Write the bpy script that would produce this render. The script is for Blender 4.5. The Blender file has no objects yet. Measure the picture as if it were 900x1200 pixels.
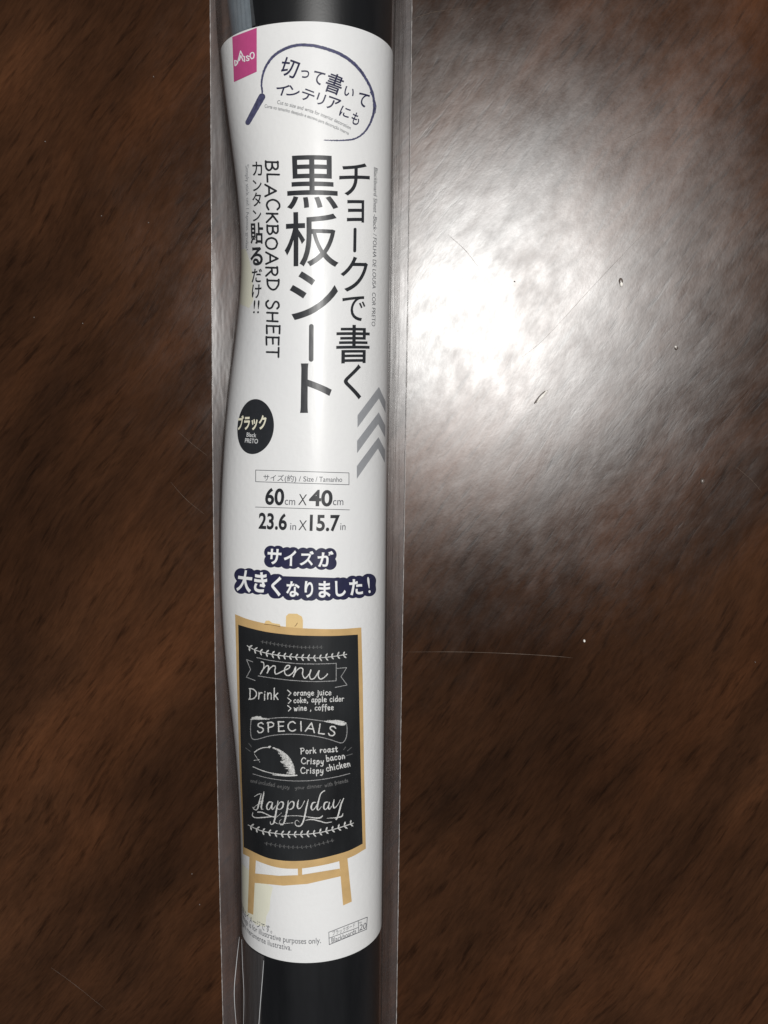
import bpy, bmesh, math, random
import numpy as np
from mathutils import Matrix, Vector, Euler

random.seed(4)
rng = np.random.default_rng(7)
S = bpy.context.scene
COL = S.collection
R = math.radians

# ------------------------------------------------------------------ camera
F = 980.0                      # focal length in photo pixels (900 x 1200)
CAM = np.array([0.0, 0.0, 0.22])
PITCH = -math.atan(84.0 / F)
cam_d = bpy.data.cameras.new('camera')
cam = bpy.data.objects.new('camera', cam_d)
COL.objects.link(cam)
cam_d.sensor_fit = 'VERTICAL'
cam_d.sensor_height = 36.0
cam_d.lens = F / 1200.0 * 36.0
cam_d.clip_start = 0.005
cam_d.clip_end = 50
cam.location = CAM.tolist()
cam.rotation_euler = (PITCH, 0, 0)
S.camera = cam

def ray(px, py):
    px = np.asarray(px, float); py = np.asarray(py, float)
    x = (px - 450) / F; y = (600 - py) / F; z = -np.ones_like(x)
    c, s = math.cos(PITCH), math.sin(PITCH)
    return np.stack([x, y * c - z * s, y * s + z * c], -1)

def on_plane(px, py, z):
    d = ray(px, py)
    t = (z - CAM[2]) / d[..., 2]
    return CAM + d * t[..., None]

# ------------------------------------------------------------------ light
W = bpy.data.worlds.new("World"); S.world = W; W.use_nodes = True
bg = W.node_tree.nodes['Background']
bg.inputs[0].default_value = (0.80, 0.86, 1.0, 1)
bg.inputs[1].default_value = 0.045

hit = on_plane(572, 368, 0.0)
dv = hit - CAM; dv = dv / np.linalg.norm(dv); dv[2] *= -1
LAMP_Z = 1.75
lamp_pos = hit + dv * (LAMP_Z / dv[2])
ld = bpy.data.lights.new('ceiling_lamp', 'AREA')
ld.shape = 'DISK'; ld.size = 0.27
ld.energy = 34.0
ld.color = (1.0, 0.985, 0.96)
lo = bpy.data.objects.new('ceiling_lamp', ld); COL.objects.link(lo)
lo.location = lamp_pos.tolist()
lo.rotation_euler = (Vector((0, 0.0, 0)) - Vector(lamp_pos.tolist())).to_track_quat('-Z', 'Y').to_euler()

S.view_settings.view_transform = 'Standard'
S.view_settings.look = 'None'
S.view_settings.exposure = 0.0
S.view_settings.gamma = 1.0
S.view_settings.use_curve_mapping = False
S.render.engine = 'CYCLES'
S.cycles.max_bounces = 8
S.cycles.transparent_max_bounces = 24
S.cycles.caustics_reflective = False
S.cycles.caustics_refractive = False

# ------------------------------------------------------------------ materials
def srgb(r, g, b):
    f = lambda c: (c / 255 / 12.92) if c / 255 <= .04045 else ((c / 255 + .055) / 1.055) ** 2.4
    return (f(r), f(g), f(b), 1)

def new_mat(name):
    m = bpy.data.materials.new(name); m.use_nodes = True
    nt = m.node_tree
    return m, nt, nt.nodes['Principled BSDF']

def N(nt, t, **kw):
    n = nt.nodes.new(t)
    for k, v in kw.items():
        if k.startswith('i_'):
            n.inputs[k[2:].replace('_', ' ')].default_value = v
        else:
            setattr(n, k, v)
    return n

def ink(name, col, rough=0.55, var=0.06, scale=900, spec=.12):
    m, nt, p = new_mat(name)
    tc = N(nt, 'ShaderNodeTexCoord')
    no = N(nt, 'ShaderNodeTexNoise', i_Scale=scale, i_Detail=3.0)
    hs = N(nt, 'ShaderNodeMixRGB', blend_type='MULTIPLY')
    mr = N(nt, 'ShaderNodeMapRange')
    mr.inputs[3].default_value = 1 - var * 2; mr.inputs[4].default_value = 1 + var * 2
    nt.links.new(tc.outputs['Object'], no.inputs['Vector'])
    nt.links.new(no.outputs[0], mr.inputs[0])
    hs.inputs[0].default_value = 1
    hs.inputs[1].default_value = col
    nt.links.new(mr.outputs[0], hs.inputs[2])
    nt.links.new(hs.outputs[0], p.inputs['Base Color'])
    p.inputs['Roughness'].default_value = rough
    p.inputs['Specular IOR Level'].default_value = spec
    return m

M = {}
M['ink_black'] = ink('ink_black', srgb(38, 40, 44), var=.12)
M['ink_grey'] = ink('ink_grey', srgb(84, 86, 92), var=.1)
M['ink_pale'] = ink('ink_pale', srgb(150, 152, 156), var=.05)
M['ink_navy'] = ink('ink_navy', srgb(36, 37, 66), var=.1)
M['ink_marker'] = ink('ink_marker', srgb(74, 75, 104), var=.45, scale=1600)
M['ink_pink'] = ink('ink_pink', srgb(188, 76, 130), var=.04)
M['ink_white'] = ink('ink_white', srgb(232, 233, 234), var=.02)
M['ink_cream'] = ink('ink_cream', srgb(226, 222, 200), var=.02)
M['ink_tan'] = ink('ink_tan', srgb(196, 163, 112), var=.12, scale=260)
M['ink_tan_light'] = ink('ink_tan_light', srgb(220, 190, 135), var=.06, scale=260)
M['ink_tan_dark'] = ink('ink_tan_dark', srgb(120, 88, 52), var=.06)
M['chalk'] = ink('chalk', srgb(198, 198, 196), var=.28, scale=2600)
M['chalk_mid'] = ink('chalk_mid', srgb(150, 150, 150), var=.3, scale=2600)
M['chalk_faint'] = ink('chalk_faint', srgb(92, 92, 92), var=.3, scale=2600)
M['stain'] = ink('stain', srgb(226, 225, 207), var=.03, scale=200)

# dark printed board with smudged chalk dust
m, nt, p = new_mat('printed_slate')
tc = N(nt, 'ShaderNodeTexCoord')
mp = N(nt, 'ShaderNodeMapping'); mp.inputs['Scale'].default_value = (60, 22, 60)
no = N(nt, 'ShaderNodeTexNoise', i_Scale=1.0, i_Detail=6.0, i_Roughness=.6)
cr = N(nt, 'ShaderNodeValToRGB')
cr.color_ramp.elements[0].position = .35; cr.color_ramp.elements[0].color = srgb(14, 15, 17)
cr.color_ramp.elements[1].position = .75; cr.color_ramp.elements[1].color = srgb(40, 42, 44)
nt.links.new(tc.outputs['Object'], mp.inputs[0]); nt.links.new(mp.outputs[0], no.inputs['Vector'])
nt.links.new(no.outputs[0], cr.inputs[0]); nt.links.new(cr.outputs[0], p.inputs['Base Color'])
p.inputs['Roughness'].default_value = .5
p.inputs['Specular IOR Level'].default_value = .12
M['slate'] = m

# paper
m, nt, p = new_mat('label_paper')
tc = N(nt, 'ShaderNodeTexCoord')
no = N(nt, 'ShaderNodeTexNoise', i_Scale=28.0, i_Detail=4.0)
cr = N(nt, 'ShaderNodeValToRGB')
cr.color_ramp.elements[0].position = .3; cr.color_ramp.elements[0].color = (.735, .74, .745, 1)
cr.color_ramp.elements[1].position = .7; cr.color_ramp.elements[1].color = (.785, .785, .78, 1)
bp = N(nt, 'ShaderNodeBump', i_Strength=.12, i_Distance=.0006)
n2 = N(nt, 'ShaderNodeTexNoise', i_Scale=700.0, i_Detail=3.0)
nt.links.new(tc.outputs['Object'], no.inputs['Vector']); nt.links.new(tc.outputs['Object'], n2.inputs['Vector'])
nt.links.new(no.outputs[0], cr.inputs[0]); nt.links.new(cr.outputs[0], p.inputs['Base Color'])
nt.links.new(n2.outputs[0], bp.inputs['Height']); nt.links.new(bp.outputs[0], p.inputs['Normal'])
p.inputs['Roughness'].default_value = .5
p.inputs['Specular IOR Level'].default_value = .2
M['paper'] = m

# black vinyl
m, nt, p = new_mat('black_vinyl')
tc = N(nt, 'ShaderNodeTexCoord')
no = N(nt, 'ShaderNodeTexNoise', i_Scale=2500.0, i_Detail=2.0)
mp = N(nt, 'ShaderNodeMapping'); mp.inputs['Scale'].default_value = (160, 5, 160)
n2 = N(nt, 'ShaderNodeTexNoise', i_Scale=1.0, i_Detail=3.0)
cr = N(nt, 'ShaderNodeValToRGB')
cr.color_ramp.elements[0].position = .35; cr.color_ramp.elements[0].color = (.0028, .0030, .0036, 1)
cr.color_ramp.elements[1].position = .75; cr.color_ramp.elements[1].color = (.0085, .0088, .010, 1)
bp = N(nt, 'ShaderNodeBump', i_Strength=.3, i_Distance=.00005)
nt.links.new(tc.outputs['Object'], no.inputs['Vector']); nt.links.new(tc.outputs['Object'], mp.inputs[0])
nt.links.new(mp.outputs[0], n2.inputs['Vector']); nt.links.new(n2.outputs[0], cr.inputs[0])
nt.links.new(cr.outputs[0], p.inputs['Base Color'])
nt.links.new(no.outputs[0], bp.inputs['Height']); nt.links.new(bp.outputs[0], p.inputs['Normal'])
p.inputs['Roughness'].default_value = .5
p.inputs['Specular IOR Level'].default_value = .08
g = N(nt, 'ShaderNodeBsdfAnisotropic'); g.distribution = 'BECKMANN'; g.inputs['Roughness'].default_value = .41
f = N(nt, 'ShaderNodeFresnel', i_IOR=1.5); mx = N(nt, 'ShaderNodeMixShader')
nt.links.new(bp.outputs[0], g.inputs['Normal']); nt.links.new(f.outputs[0], mx.inputs[0])
nt.links.new(p.outputs[0], mx.inputs[1]); nt.links.new(g.outputs[0], mx.inputs[2])
nt.links.new(mx.outputs[0], nt.nodes['Material Output'].inputs['Surface'])
M['vinyl'] = m

def film_mat(name, haze, gloss_rough, tint=(1, 1, 1, 1), haze_col=(.8, .82, .85, 1), streak=None, bump=.3, refl=1.0, bump_scale=(90, 25, 90), dist=.001):
    """clear plastic film: a transparent sheet with a fresnel sheen and a little milky haze"""
    m, nt, p = new_mat(name)
    nt.nodes.remove(p)
    out = nt.nodes['Material Output']
    tc = N(nt, 'ShaderNodeTexCoord')
    mp = N(nt, 'ShaderNodeMapping'); mp.inputs['Scale'].default_value = bump_scale
    no = N(nt, 'ShaderNodeTexNoise', i_Scale=1.0, i_Detail=4.0, i_Roughness=.55)
    bp = N(nt, 'ShaderNodeBump', i_Strength=bump, i_Distance=dist)
    nt.links.new(tc.outputs['Object'], mp.inputs[0]); nt.links.new(mp.outputs[0], no.inputs['Vector'])
    nt.links.new(no.outputs[0], bp.inputs['Height'])
    tr = N(nt, 'ShaderNodeBsdfTransparent'); tr.inputs[0].default_value = tint
    gl = N(nt, 'ShaderNodeBsdfGlossy'); gl.inputs['Roughness'].default_value = gloss_rough
    gl.inputs['Color'].default_value = (refl, refl, refl, 1)
    fr = N(nt, 'ShaderNodeFresnel')
    ge = N(nt, 'ShaderNodeNewGeometry')
    io = N(nt, 'ShaderNodeMapRange')     # same sheen from either side of the thin sheet
    io.inputs[3].default_value = 1.42; io.inputs[4].default_value = 1 / 1.42
    nt.links.new(ge.outputs['Backfacing'], io.inputs[0]); nt.links.new(io.outputs[0], fr.inputs['IOR'])
    nt.links.new(bp.outputs[0], gl.inputs['Normal']); nt.links.new(bp.outputs[0], fr.inputs['Normal'])
    df = N(nt, 'ShaderNodeBsdfDiffuse'); df.inputs[0].default_value = haze_col
    tl = N(nt, 'ShaderNodeBsdfTranslucent'); tl.inputs[0].default_value = haze_col
    dm = N(nt, 'ShaderNodeMixShader'); dm.inputs[0].default_value = .35
    nt.links.new(df.outputs[0], dm.inputs[1]); nt.links.new(tl.outputs[0], dm.inputs[2])
    m1 = N(nt, 'ShaderNodeMixShader')
    if streak:
        mp2 = N(nt, 'ShaderNodeMapping'); mp2.inputs['Scale'].default_value = streak
        n2 = N(nt, 'ShaderNodeTexNoise', i_Scale=1.0, i_Detail=7.0, i_Roughness=.65)
        mr = N(nt, 'ShaderNodeMapRange')
        mr.inputs[1].default_value = .35; mr.inputs[2].default_value = .72
        mr.inputs[3].default_value = haze * .55; mr.inputs[4].default_value = haze * 1.8
        nt.links.new(tc.outputs['Object'], mp2.inputs[0]); nt.links.new(mp2.outputs[0], n2.inputs['Vector'])
        nt.links.new(n2.outputs[0], mr.inputs[0]); nt.links.new(mr.outputs[0], m1.inputs[0])
    else:
        m1.inputs[0].default_value = haze
    nt.links.new(tr.outputs[0], m1.inputs[1]); nt.links.new(dm.outputs[0], m1.inputs[2])
    m2 = N(nt, 'ShaderNodeMixShader')
    nt.links.new(fr.outputs[0], m2.inputs[0])
    nt.links.new(m1.outputs[0], m2.inputs[1]); nt.links.new(gl.outputs[0], m2.inputs[2])
    nt.links.new(m2.outputs[0], out.inputs['Surface'])
    return m

M['film'] = film_mat('clear_film', .008, .30, refl=.45, streak=(140, 30, 140), bump=.25)
M['film_side'] = film_mat('clear_film_side', .05, .25, refl=.5, streak=(420, 28, 420), bump=.8, bump_scale=(500, 40, 500), haze_col=(.72, .72, .76, 1))
M['film_back'] = film_mat('clear_film_back', .03, .3, streak=(160, 60, 160), haze_col=(.7, .7, .74, 1))
M['film_crease'] = film_mat('clear_film_crease', .75, .15, haze_col=(.85, .86, .88, 1))
M['film_edge'] = film_mat('film_cut_edge', .42, .2, streak=(900, 500, 900), haze_col=(.78, .74, .72, 1))
M['liner'] = film_mat('release_liner', .42, .3, haze_col=(.50, .60, .68, 1), streak=(60, 40, 60), tint=(.92, .96, 1, 1))

# varnished dark wood
def wood_mat():
    m, nt, p = new_mat('varnished_dark_wood')
    L = nt.links.new
    tc = N(nt, 'ShaderNodeTexCoord')
    rot = N(nt, 'ShaderNodeMapping'); rot.inputs['Rotation'].default_value = (0, 0, R(-54))
    L(tc.outputs['Object'], rot.inputs[0])
    # slow warp so the grain wanders
    wn = N(nt, 'ShaderNodeTexNoise', i_Scale=9.0, i_Detail=2.0)
    L(rot.outputs[0], wn.inputs['Vector'])
    sub = N(nt, 'ShaderNodeVectorMath', operation='SUBTRACT'); sub.inputs[1].default_value = (.5, .5, .5)
    L(wn.outputs['Color'], sub.inputs[0])
    sc = N(nt, 'ShaderNodeVectorMath', operation='SCALE'); sc.inputs['Scale'].default_value = .02
    L(sub.outputs[0], sc.inputs[0])
    add = N(nt, 'ShaderNodeVectorMath', operation='ADD')
    L(rot.outputs[0], add.inputs[0]); L(sc.outputs[0], add.inputs[1])
    def noise(scale, detail=5, rough=.6, vec=add):
        mp = N(nt, 'ShaderNodeMapping'); mp.inputs['Scale'].default_value = scale
        L(vec.outputs[0], mp.inputs[0])
        n = N(nt, 'ShaderNodeTexNoise', i_Scale=1.0, i_Detail=float(detail), i_Roughness=rough)
        L(mp.outputs[0], n.inputs['Vector'])
        return n
    bands = noise((9, 30, 9), 7, .6)
    cr = N(nt, 'ShaderNodeValToRGB')
    e = cr.color_ramp.elements
    e[0].position = .26; e[0].color = (.0150, .0072, .0038, 1)
    e[1].position = .78; e[1].color = (.088, .0325, .0128, 1)
    k = cr.color_ramp.elements.new(.5); k.color = (.043, .0178, .0080, 1)
    L(bands.outputs[0], cr.inputs[0])
    # blotches
    bl = noise((14, 22, 14), 3, .5)
    mr0 = N(nt, 'ShaderNodeMapRange'); mr0.inputs[1].default_value = .3; mr0.inputs[2].default_value = .7
    mr0.inputs[3].default_value = .6; mr0.inputs[4].default_value = 1.35
    L(bl.outputs[0], mr0.inputs[0])
    # streaks of pores
    po = noise((95, 640, 95), 4, .65)
    mr = N(nt, 'ShaderNodeMapRange'); mr.inputs[1].default_value = .30; mr.inputs[2].default_value = .46
    mr.inputs[3].default_value = .5; mr.inputs[4].default_value = 1.0
    L(po.outputs[0], mr.inputs[0])
    po2 = noise((48, 210, 48), 6, .7)
    mr2 = N(nt, 'ShaderNodeMapRange'); mr2.inputs[1].default_value = .3; mr2.inputs[2].default_value = .7
    mr2.inputs[3].default_value = .82; mr2.inputs[4].default_value = 1.18
    L(po2.outputs[0], mr2.inputs[0])
    mm = N(nt, 'ShaderNodeMath', operation='MULTIPLY'); L(mr.outputs[0], mm.inputs[0]); L(mr2.outputs[0], mm.inputs[1])
    po3 = noise((260, 1500, 260), 3, .6)
    mr3 = N(nt, 'ShaderNodeMapRange'); mr3.inputs[1].default_value = .34; mr3.inputs[2].default_value = .62
    mr3.inputs[3].default_value = .84; mr3.inputs[4].default_value = 1.1
    L(po3.outputs[0], mr3.inputs[0])
    mm3 = N(nt, 'ShaderNodeMath', operation='MULTIPLY'); L(mm.outputs[0], mm3.inputs[0]); L(mr3.outputs[0], mm3.inputs[1])
    mm2 = N(nt, 'ShaderNodeMath', operation='MULTIPLY'); L(mm3.outputs[0], mm2.inputs[0]); L(mr0.outputs[0], mm2.inputs[1])
    mx = N(nt, 'ShaderNodeMixRGB', blend_type='MULTIPLY'); mx.inputs[0].default_value = 1
    L(cr.outputs[0], mx.inputs[1]); L(mm2.outputs[0], mx.inputs[2])
    L(mx.outputs[0], p.inputs['Base Color'])
    # worn, smeared varnish: patchy roughness in several sizes
    r1 = noise((26, 30, 26), 6, .62)
    r2 = noise((150, 260, 150), 5, .65)
    r3 = noise((420, 560, 420), 3, .5)
    a1 = N(nt, 'ShaderNodeMath', operation='MULTIPLY_ADD'); a1.inputs[1].default_value = .55
    L(r1.outputs[0], a1.inputs[0])
    b1 = N(nt, 'ShaderNodeMath', operation='MULTIPLY'); b1.inputs[1].default_value = .45
    L(r2.outputs[0], b1.inputs[0]); L(b1.outputs[0], a1.inputs[2])
    p.inputs['Roughness'].default_value = .6
    p.inputs['Specular IOR Level'].default_value = .0
    def ranged(src, lo, hi, a, b):
        q = N(nt, 'ShaderNodeMapRange')
        q.inputs[1].default_value = lo; q.inputs[2].default_value = hi
        q.inputs[3].default_value = a; q.inputs[4].default_value = b
        L(src.outputs[0], q.inputs[0]); return q
    # orange-peel relief and open grain
    hb = N(nt, 'ShaderNodeMath', operation='MULTIPLY_ADD'); hb.inputs[1].default_value = .5
    L(r3.outputs[0], hb.inputs[0]); L(mm.outputs[0], hb.inputs[2])
    bp = N(nt, 'ShaderNodeBump', i_Strength=.5, i_Distance=.000016)
    L(hb.outputs[0], bp.inputs['Height'])
    bp2 = N(nt, 'ShaderNodeBump', i_Strength=.5, i_Distance=.00005)
    L(r2.outputs[0], bp2.inputs['Height']); L(bp.outputs[0], bp2.inputs['Normal'])
    L(bp2.outputs[0], p.inputs['Normal'])
    # two varnish lobes: a soft worn one and a tighter polished one, both patchy
    out = nt.nodes['Material Output']
    r4 = noise((85, 170, 85), 8, .76)
    def lobe(base, rough_a, rough_b, w_a, w_b, src, normal):
        g = N(nt, 'ShaderNodeBsdfAnisotropic'); g.distribution = 'BECKMANN'
        L(ranged(a1, .36, .64, rough_a, rough_b).outputs[0], g.inputs['Roughness']); L(normal.outputs[0], g.inputs['Normal'])
        f = N(nt, 'ShaderNodeFresnel', i_IOR=1.5); L(normal.outputs[0], f.inputs['Normal'])
        w = N(nt, 'ShaderNodeMath', operation='MULTIPLY')
        L(f.outputs[0], w.inputs[0]); L(ranged(src, .36, .64, w_a, w_b).outputs[0], w.inputs[1])
        mx_ = N(nt, 'ShaderNodeMixShader'); L(w.outputs[0], mx_.inputs[0])
        L(base.outputs[0], mx_.inputs[1]); L(g.outputs[0], mx_.inputs[2])
        return mx_
    bp3 = N(nt, 'ShaderNodeBump', i_Strength=.5, i_Distance=.000045)
    L(r2.outputs[0], bp3.inputs['Height'])
    l1 = lobe(p, .28, .33, .72, 1.05, r4, bp2)
    l2 = lobe(l1, .22, .28, .36, .12, a1, bp3)
    L(l2.outputs[0], out.inputs['Surface'])
    return m
M['wood'] = wood_mat()
M['scratch'] = ink('varnish_scratch', srgb(92, 80, 71), rough=.5, var=.3, scale=1500)
M['varnish'] = ink('varnish_lump', srgb(96, 86, 80), rough=.3, var=.1, spec=.6)
M['chip'] = ink('varnish_chip', srgb(240, 236, 228), rough=.35, var=.1)

# ------------------------------------------------------------------ helpers
def mesh_obj(name, verts, faces, mat, parent=None, smooth=False):
    me = bpy.data.meshes.new(name)
    me.from_pydata([tuple(map(float, v)) for v in verts], [], [tuple(int(i) for i in f) for f in faces])
    me.materials.append(mat)
    if smooth:
        me.polygons.foreach_set('use_smooth', [True] * len(me.polygons))
    me.update()
    o = bpy.data.objects.new(name, me); COL.objects.link(o)
    if parent is not None: o.parent = parent
    return o

def tag(o, label=None, cat=None, kind=None):
    if label: o['label'] = label
    if cat: o['category'] = cat
    if kind: o['kind'] = kind
    return o

def empty(name, loc=(0, 0, 0)):
    o = bpy.data.objects.new(name, None); COL.objects.link(o); o.location = loc
    o.empty_display_size = .01
    return o

# ------------------------------------------------------------------ the shape of the wrapped label
A0 = 0.0202          # half width of the slightly flattened roll
B0 = 0.0163          # half height
Z0 = B0 + .0012      # height of its axis above the table
def interp_rows(rows):
    r = np.array(rows, float)
    return lambda y: np.interp(y, r[:, 0], r[:, 1])
def smoothrows(rows):
    f = interp_rows(rows)
    def g(y):
        y = np.asarray(y, float)
        return sum(f(y + d) * w for d, w in ((-66, .12), (-33, .22), (0, .32), (33, .22), (66, .12)))
    return g
right_px = smoothrows([(-300, 468), (0, 462.5), (55, 461.5), (200, 459), (400, 456), (600, 453), (800, 451), (1000, 448.5), (1200, 446.5), (1500, 441)])
left_px = smoothrows([(-300, 250), (0, 252), (55, 256), (105, 261), (150, 267), (220, 277), (280, 282.5), (320, 283), (370, 279), (430, 270), (500, 262.5), (560, 258.5),
                      (640, 256.5), (700, 257.5), (760, 261), (820, 268), (870, 275), (950, 280.5), (1010, 281.5), (1085, 282), (1200, 283), (1500, 288)])
roll_left_px = smoothrows([(-300, 268), (0, 272), (300, 284), (600, 283), (1200, 283.5), (1500, 286)])
# sample along the axis: build tables of centre and half widths against world Y
_py = np.linspace(-260, 1460, 260)
def side_x(pxf, sgn):
    # the silhouette of an elliptic bar: solve the half width so that the tangent ray meets the given pixel
    out = []
    for y in _py:
        P = on_plane(pxf(y), y, Z0 + .0022)
        out.append((P[1], P[0]))
    a = np.array(out); o = np.argsort(a[:, 0])
    return a[o, 0], a[o, 1]
yr, xr = side_x(right_px, 1); yl, xl = side_x(left_px, -1); yq, xq = side_x(roll_left_px, -1)
def XR(Y): return np.interp(Y, yr, xr) - .0001
def XL(Y): return np.interp(Y, yl, xl) + .0001
def XQ(Y): return np.interp(Y, yq, xq) + .0001
def XC(Y):
    # axis of the roll
    return (XR(Y) + XQ(Y)) * .5 - .0003
def shape(Y):
    c = XC(Y)
    return c, XR(Y) - c, c - XL(Y)

# nominal ellipse arc length table: theta -> u (0 at the top, + to the right)
_th = np.linspace(-R(70), R(250), 3200)
_ds = np.sqrt((A0 * np.sin(_th)) ** 2 + (B0 * np.cos(_th)) ** 2)
_s = np.concatenate([[0], np.cumsum((_ds[1:] + _ds[:-1]) / 2 * np.diff(_th))])
_u = -(_s - np.interp(R(90), _th, _s))
def th_of_u(u): return np.interp(-np.asarray(u, float), -_u, _th)
def u_of_th(t): return np.interp(t, _th, _u)

def wrap_th(th, Y, h=0.0):
    c, aR, aL = shape(Y)
    co, si = np.cos(th), np.sin(th)
    a = np.where(co >= 0, aR, aL)
    nx, nz = co / a, si / B0
    n = np.sqrt(nx * nx + nz * nz)
    x = c + a * co + h * nx / n
    z = Z0 + B0 * si + h * nz / n
    return np.stack([x, np.broadcast_to(Y, x.shape), z], -1)
def wrap(u, Y, h=0.0):
    return wrap_th(th_of_u(u), np.asarray(Y, float), h)

def at(px, py):
    """photo pixel -> (u, Y) on the wrapped label"""
    px = np.atleast_1d(np.asarray(px, float)); py = np.atleast_1d(np.asarray(py, float))
    U = np.empty(px.shape); V = np.empty(px.shape)
    for i0 in range(0, len(px), 20000):
        d = ray(px[i0:i0 + 20000], py[i0:i0 + 20000])
        zs = np.linspace(Z0 + B0 * 1.02, Z0 - B0 * .2, 90)
        def G(z):
            t = (z - CAM[2]) / d[:, 2:3] if z.ndim == 2 else (z[:, None] - CAM[2]) / d[:, 2:3]
            X = CAM[0] + d[:, 0:1] * t; Y = CAM[1] + d[:, 1:2] * t
            c, aR, aL = shape(Y)
            a = np.where(X >= c, aR, aL)
            zz = z if z.ndim == 2 else z[:, None]
            return ((X - c) / a) ** 2 + ((zz - Z0) / B0) ** 2 - 1, X, Y
        Zg = np.broadcast_to(zs[None, :], (len(d), len(zs)))
        g, _, _ = G(Zg)
        neg = g < 0
        has = neg.any(1)
        k = np.where(has, neg.argmax(1), g.argmin(1))
        k = np.clip(k, 1, len(zs) - 1)
        lo_, hi_ = zs[k - 1].copy(), zs[k].copy()
        for _ in range(24):
            mid = (lo_ + hi_) / 2
            gm = G(mid[:, None])[0][:, 0]
            inside = gm < 0
            hi_ = np.where(inside & has, mid, hi_); lo_ = np.where(~inside & has, mid, lo_)
        z = np.where(has, (lo_ + hi_) / 2, zs[k])
        _, X, Y = G(z[:, None]); X = X[:, 0]; Y = Y[:, 0]
        c, aR, aL = shape(Y); a = np.where(X >= c, aR, aL)
        th = np.arctan2((z - Z0) / B0, (X - c) / a)
        U[i0:i0 + 20000] = u_of_th(th); V[i0:i0 + 20000] = Y
    return U, V
def at1(p):
    u, v = at([p[0]], [p[1]])
    return np.array([u[0], v[0]])

# ------------------------------------------------------------------ printing tools
INK = .00004
def slice_and_wrap(name, bm, mat, parent, h, step=.0009):
    """bm lies flat in (u, Y); cut it into strips and roll it round the label"""
    xs = [v.co.x for v in bm.verts]
    if not xs: bm.free(); return None
    k0, k1 = math.floor(min(xs) / step), math.ceil(max(xs) / step)
    for k in range(k0, k1 + 1):
        geom = bm.verts[:] + bm.edges[:] + bm.faces[:]
        bmesh.ops.bisect_plane(bm, geom=geom, dist=1e-7, plane_co=(k * step + 1.3e-6, 0, 0), plane_no=(1, 0, 0))
    co = np.array([v.co[:] for v in bm.verts])
    P = wrap(co[:, 0], co[:, 1], h)
    for v, q in zip(bm.verts, P): v.co = q.tolist()
    bmesh.ops.recalc_face_normals(bm, faces=bm.faces)
    me = bpy.data.meshes.new(name); bm.to_mesh(me); bm.free()
    # faces must look outwards
    me.materials.append(mat)
    o = bpy.data.objects.new(name, me); COL.objects.link(o); o.parent = parent
    return o

def glyph_bm(text, bold=0.0):
    cu = bpy.data.curves.new('glyph', 'FONT')
    cu.body = text; cu.size = 1.0; cu.offset = bold; cu.resolution_u = 5
    cu.fill_mode = 'BOTH' if hasattr(cu, 'fill_mode') else cu.fill_mode
    ob = bpy.data.objects.new('glyph', cu); COL.objects.link(ob)
    dg = bpy.context.evaluated_depsgraph_get(); dg.update()
    me = bpy.data.meshes.new_from_object(ob.evaluated_get(dg))
    bm = bmesh.new(); bm.from_mesh(me)
    bpy.data.objects.remove(ob); bpy.data.curves.remove(cu); bpy.data.meshes.remove(me)
    return bm

def add_text(dst, text, bl, br, height, bold=0.0, up=None, ref_h=None):
    """glyph ink box fitted: bl, br in (u,Y); height in metres; the ink box is measured from the glyphs themselves"""
    bm = glyph_bm(text, bold)
    if not bm.verts: bm.free(); return
    xs = [v.co.x for v in bm.verts]; ys = [v.co.y for v in bm.verts]
    x0, x1, y0, y1 = min(xs), max(xs), min(ys), max(ys)
    bl = np.array(bl); br = np.array(br)
    e = br - bl; L = np.linalg.norm(e); eh = e / L
    n = np.array([-eh[1], eh[0]]) if up is None else np.array(up)
    if ref_h is not None:           # scale by a nominal cap height, keep the baseline
        y0, y1 = 0.0, ref_h
    off = len(dst.verts)
    mp = {}
    for v in bm.verts:
        q = bl + e * ((v.co.x - x0) / (x1 - x0)) + n * height * ((v.co.y - y0) / (y1 - y0))
        mp[v.index] = dst.verts.new((q[0], q[1], 0))
    for f in bm.faces:
        try: dst.faces.new([mp[v.index] for v in f.verts])
        except ValueError: pass
    bm.free()

def add_char(dst, ch, x0, y0, x1, y1, bold=.0, conv=None):
    """one upright character filling a pixel box"""
    if conv: x0, y0 = conv(x0, y0); x1, y1 = conv(x1, y1)
    cy = (y0 + y1) / 2; cx = (x0 + x1) / 2
    l = at1((x0, cy)); r = at1((x1, cy)); t = at1((cx, y0)); b = at1((cx, y1))
    h = t[1] - b[1]
    yc = (l[1] + r[1]) / 2
    add_text(dst, ch, (l[0], l[1] - h / 2), (r[0], r[1] - h / 2), h, bold, up=(0, 1))

def add_line(dst, text, blp, brp, hp, bold=.0, ref_h=.70, conv=None):
    """a line of text from pixel blp to pixel brp, cap height hp pixels"""
    if conv:
        s = conv(1, 0)[0] - conv(0, 0)[0]
        blp = conv(*blp); brp = conv(*brp); hp = hp * s
    a = at1(blp); b = at1(brp)
    mx, my = (blp[0] + brp[0]) / 2, (blp[1] + brp[1]) / 2
    h = at1((mx, my - hp))[1] - at1((mx, my))[1]
    add_text(dst, text, a, b, h, bold, ref_h=ref_h)

def add_turned(dst, ch, cx, cy, w, h, ang, bold=.0, conv=None):
    """character centred on a pixel, turned clockwise by ang"""
    if conv:
        s = conv(1, 0)[0] - conv(0, 0)[0]; cx, cy = conv(cx, cy); w *= s; h *= s
    c, s_ = math.cos(R(ang)), math.sin(R(ang))
    ex = (c, s_); ey = (s_, -c)
    P = lambda i, j: at1((cx + ex[0] * i + ey[0] * j, cy + ex[1] * i + ey[1] * j))
    bl = P(-w / 2, -h / 2); br = P(w / 2, -h / 2)
    up = P(0, h / 2) - P(0, -h / 2); H = np.linalg.norm(up)
    add_text(dst, ch, bl, br, H, bold, up=up / H)

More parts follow.
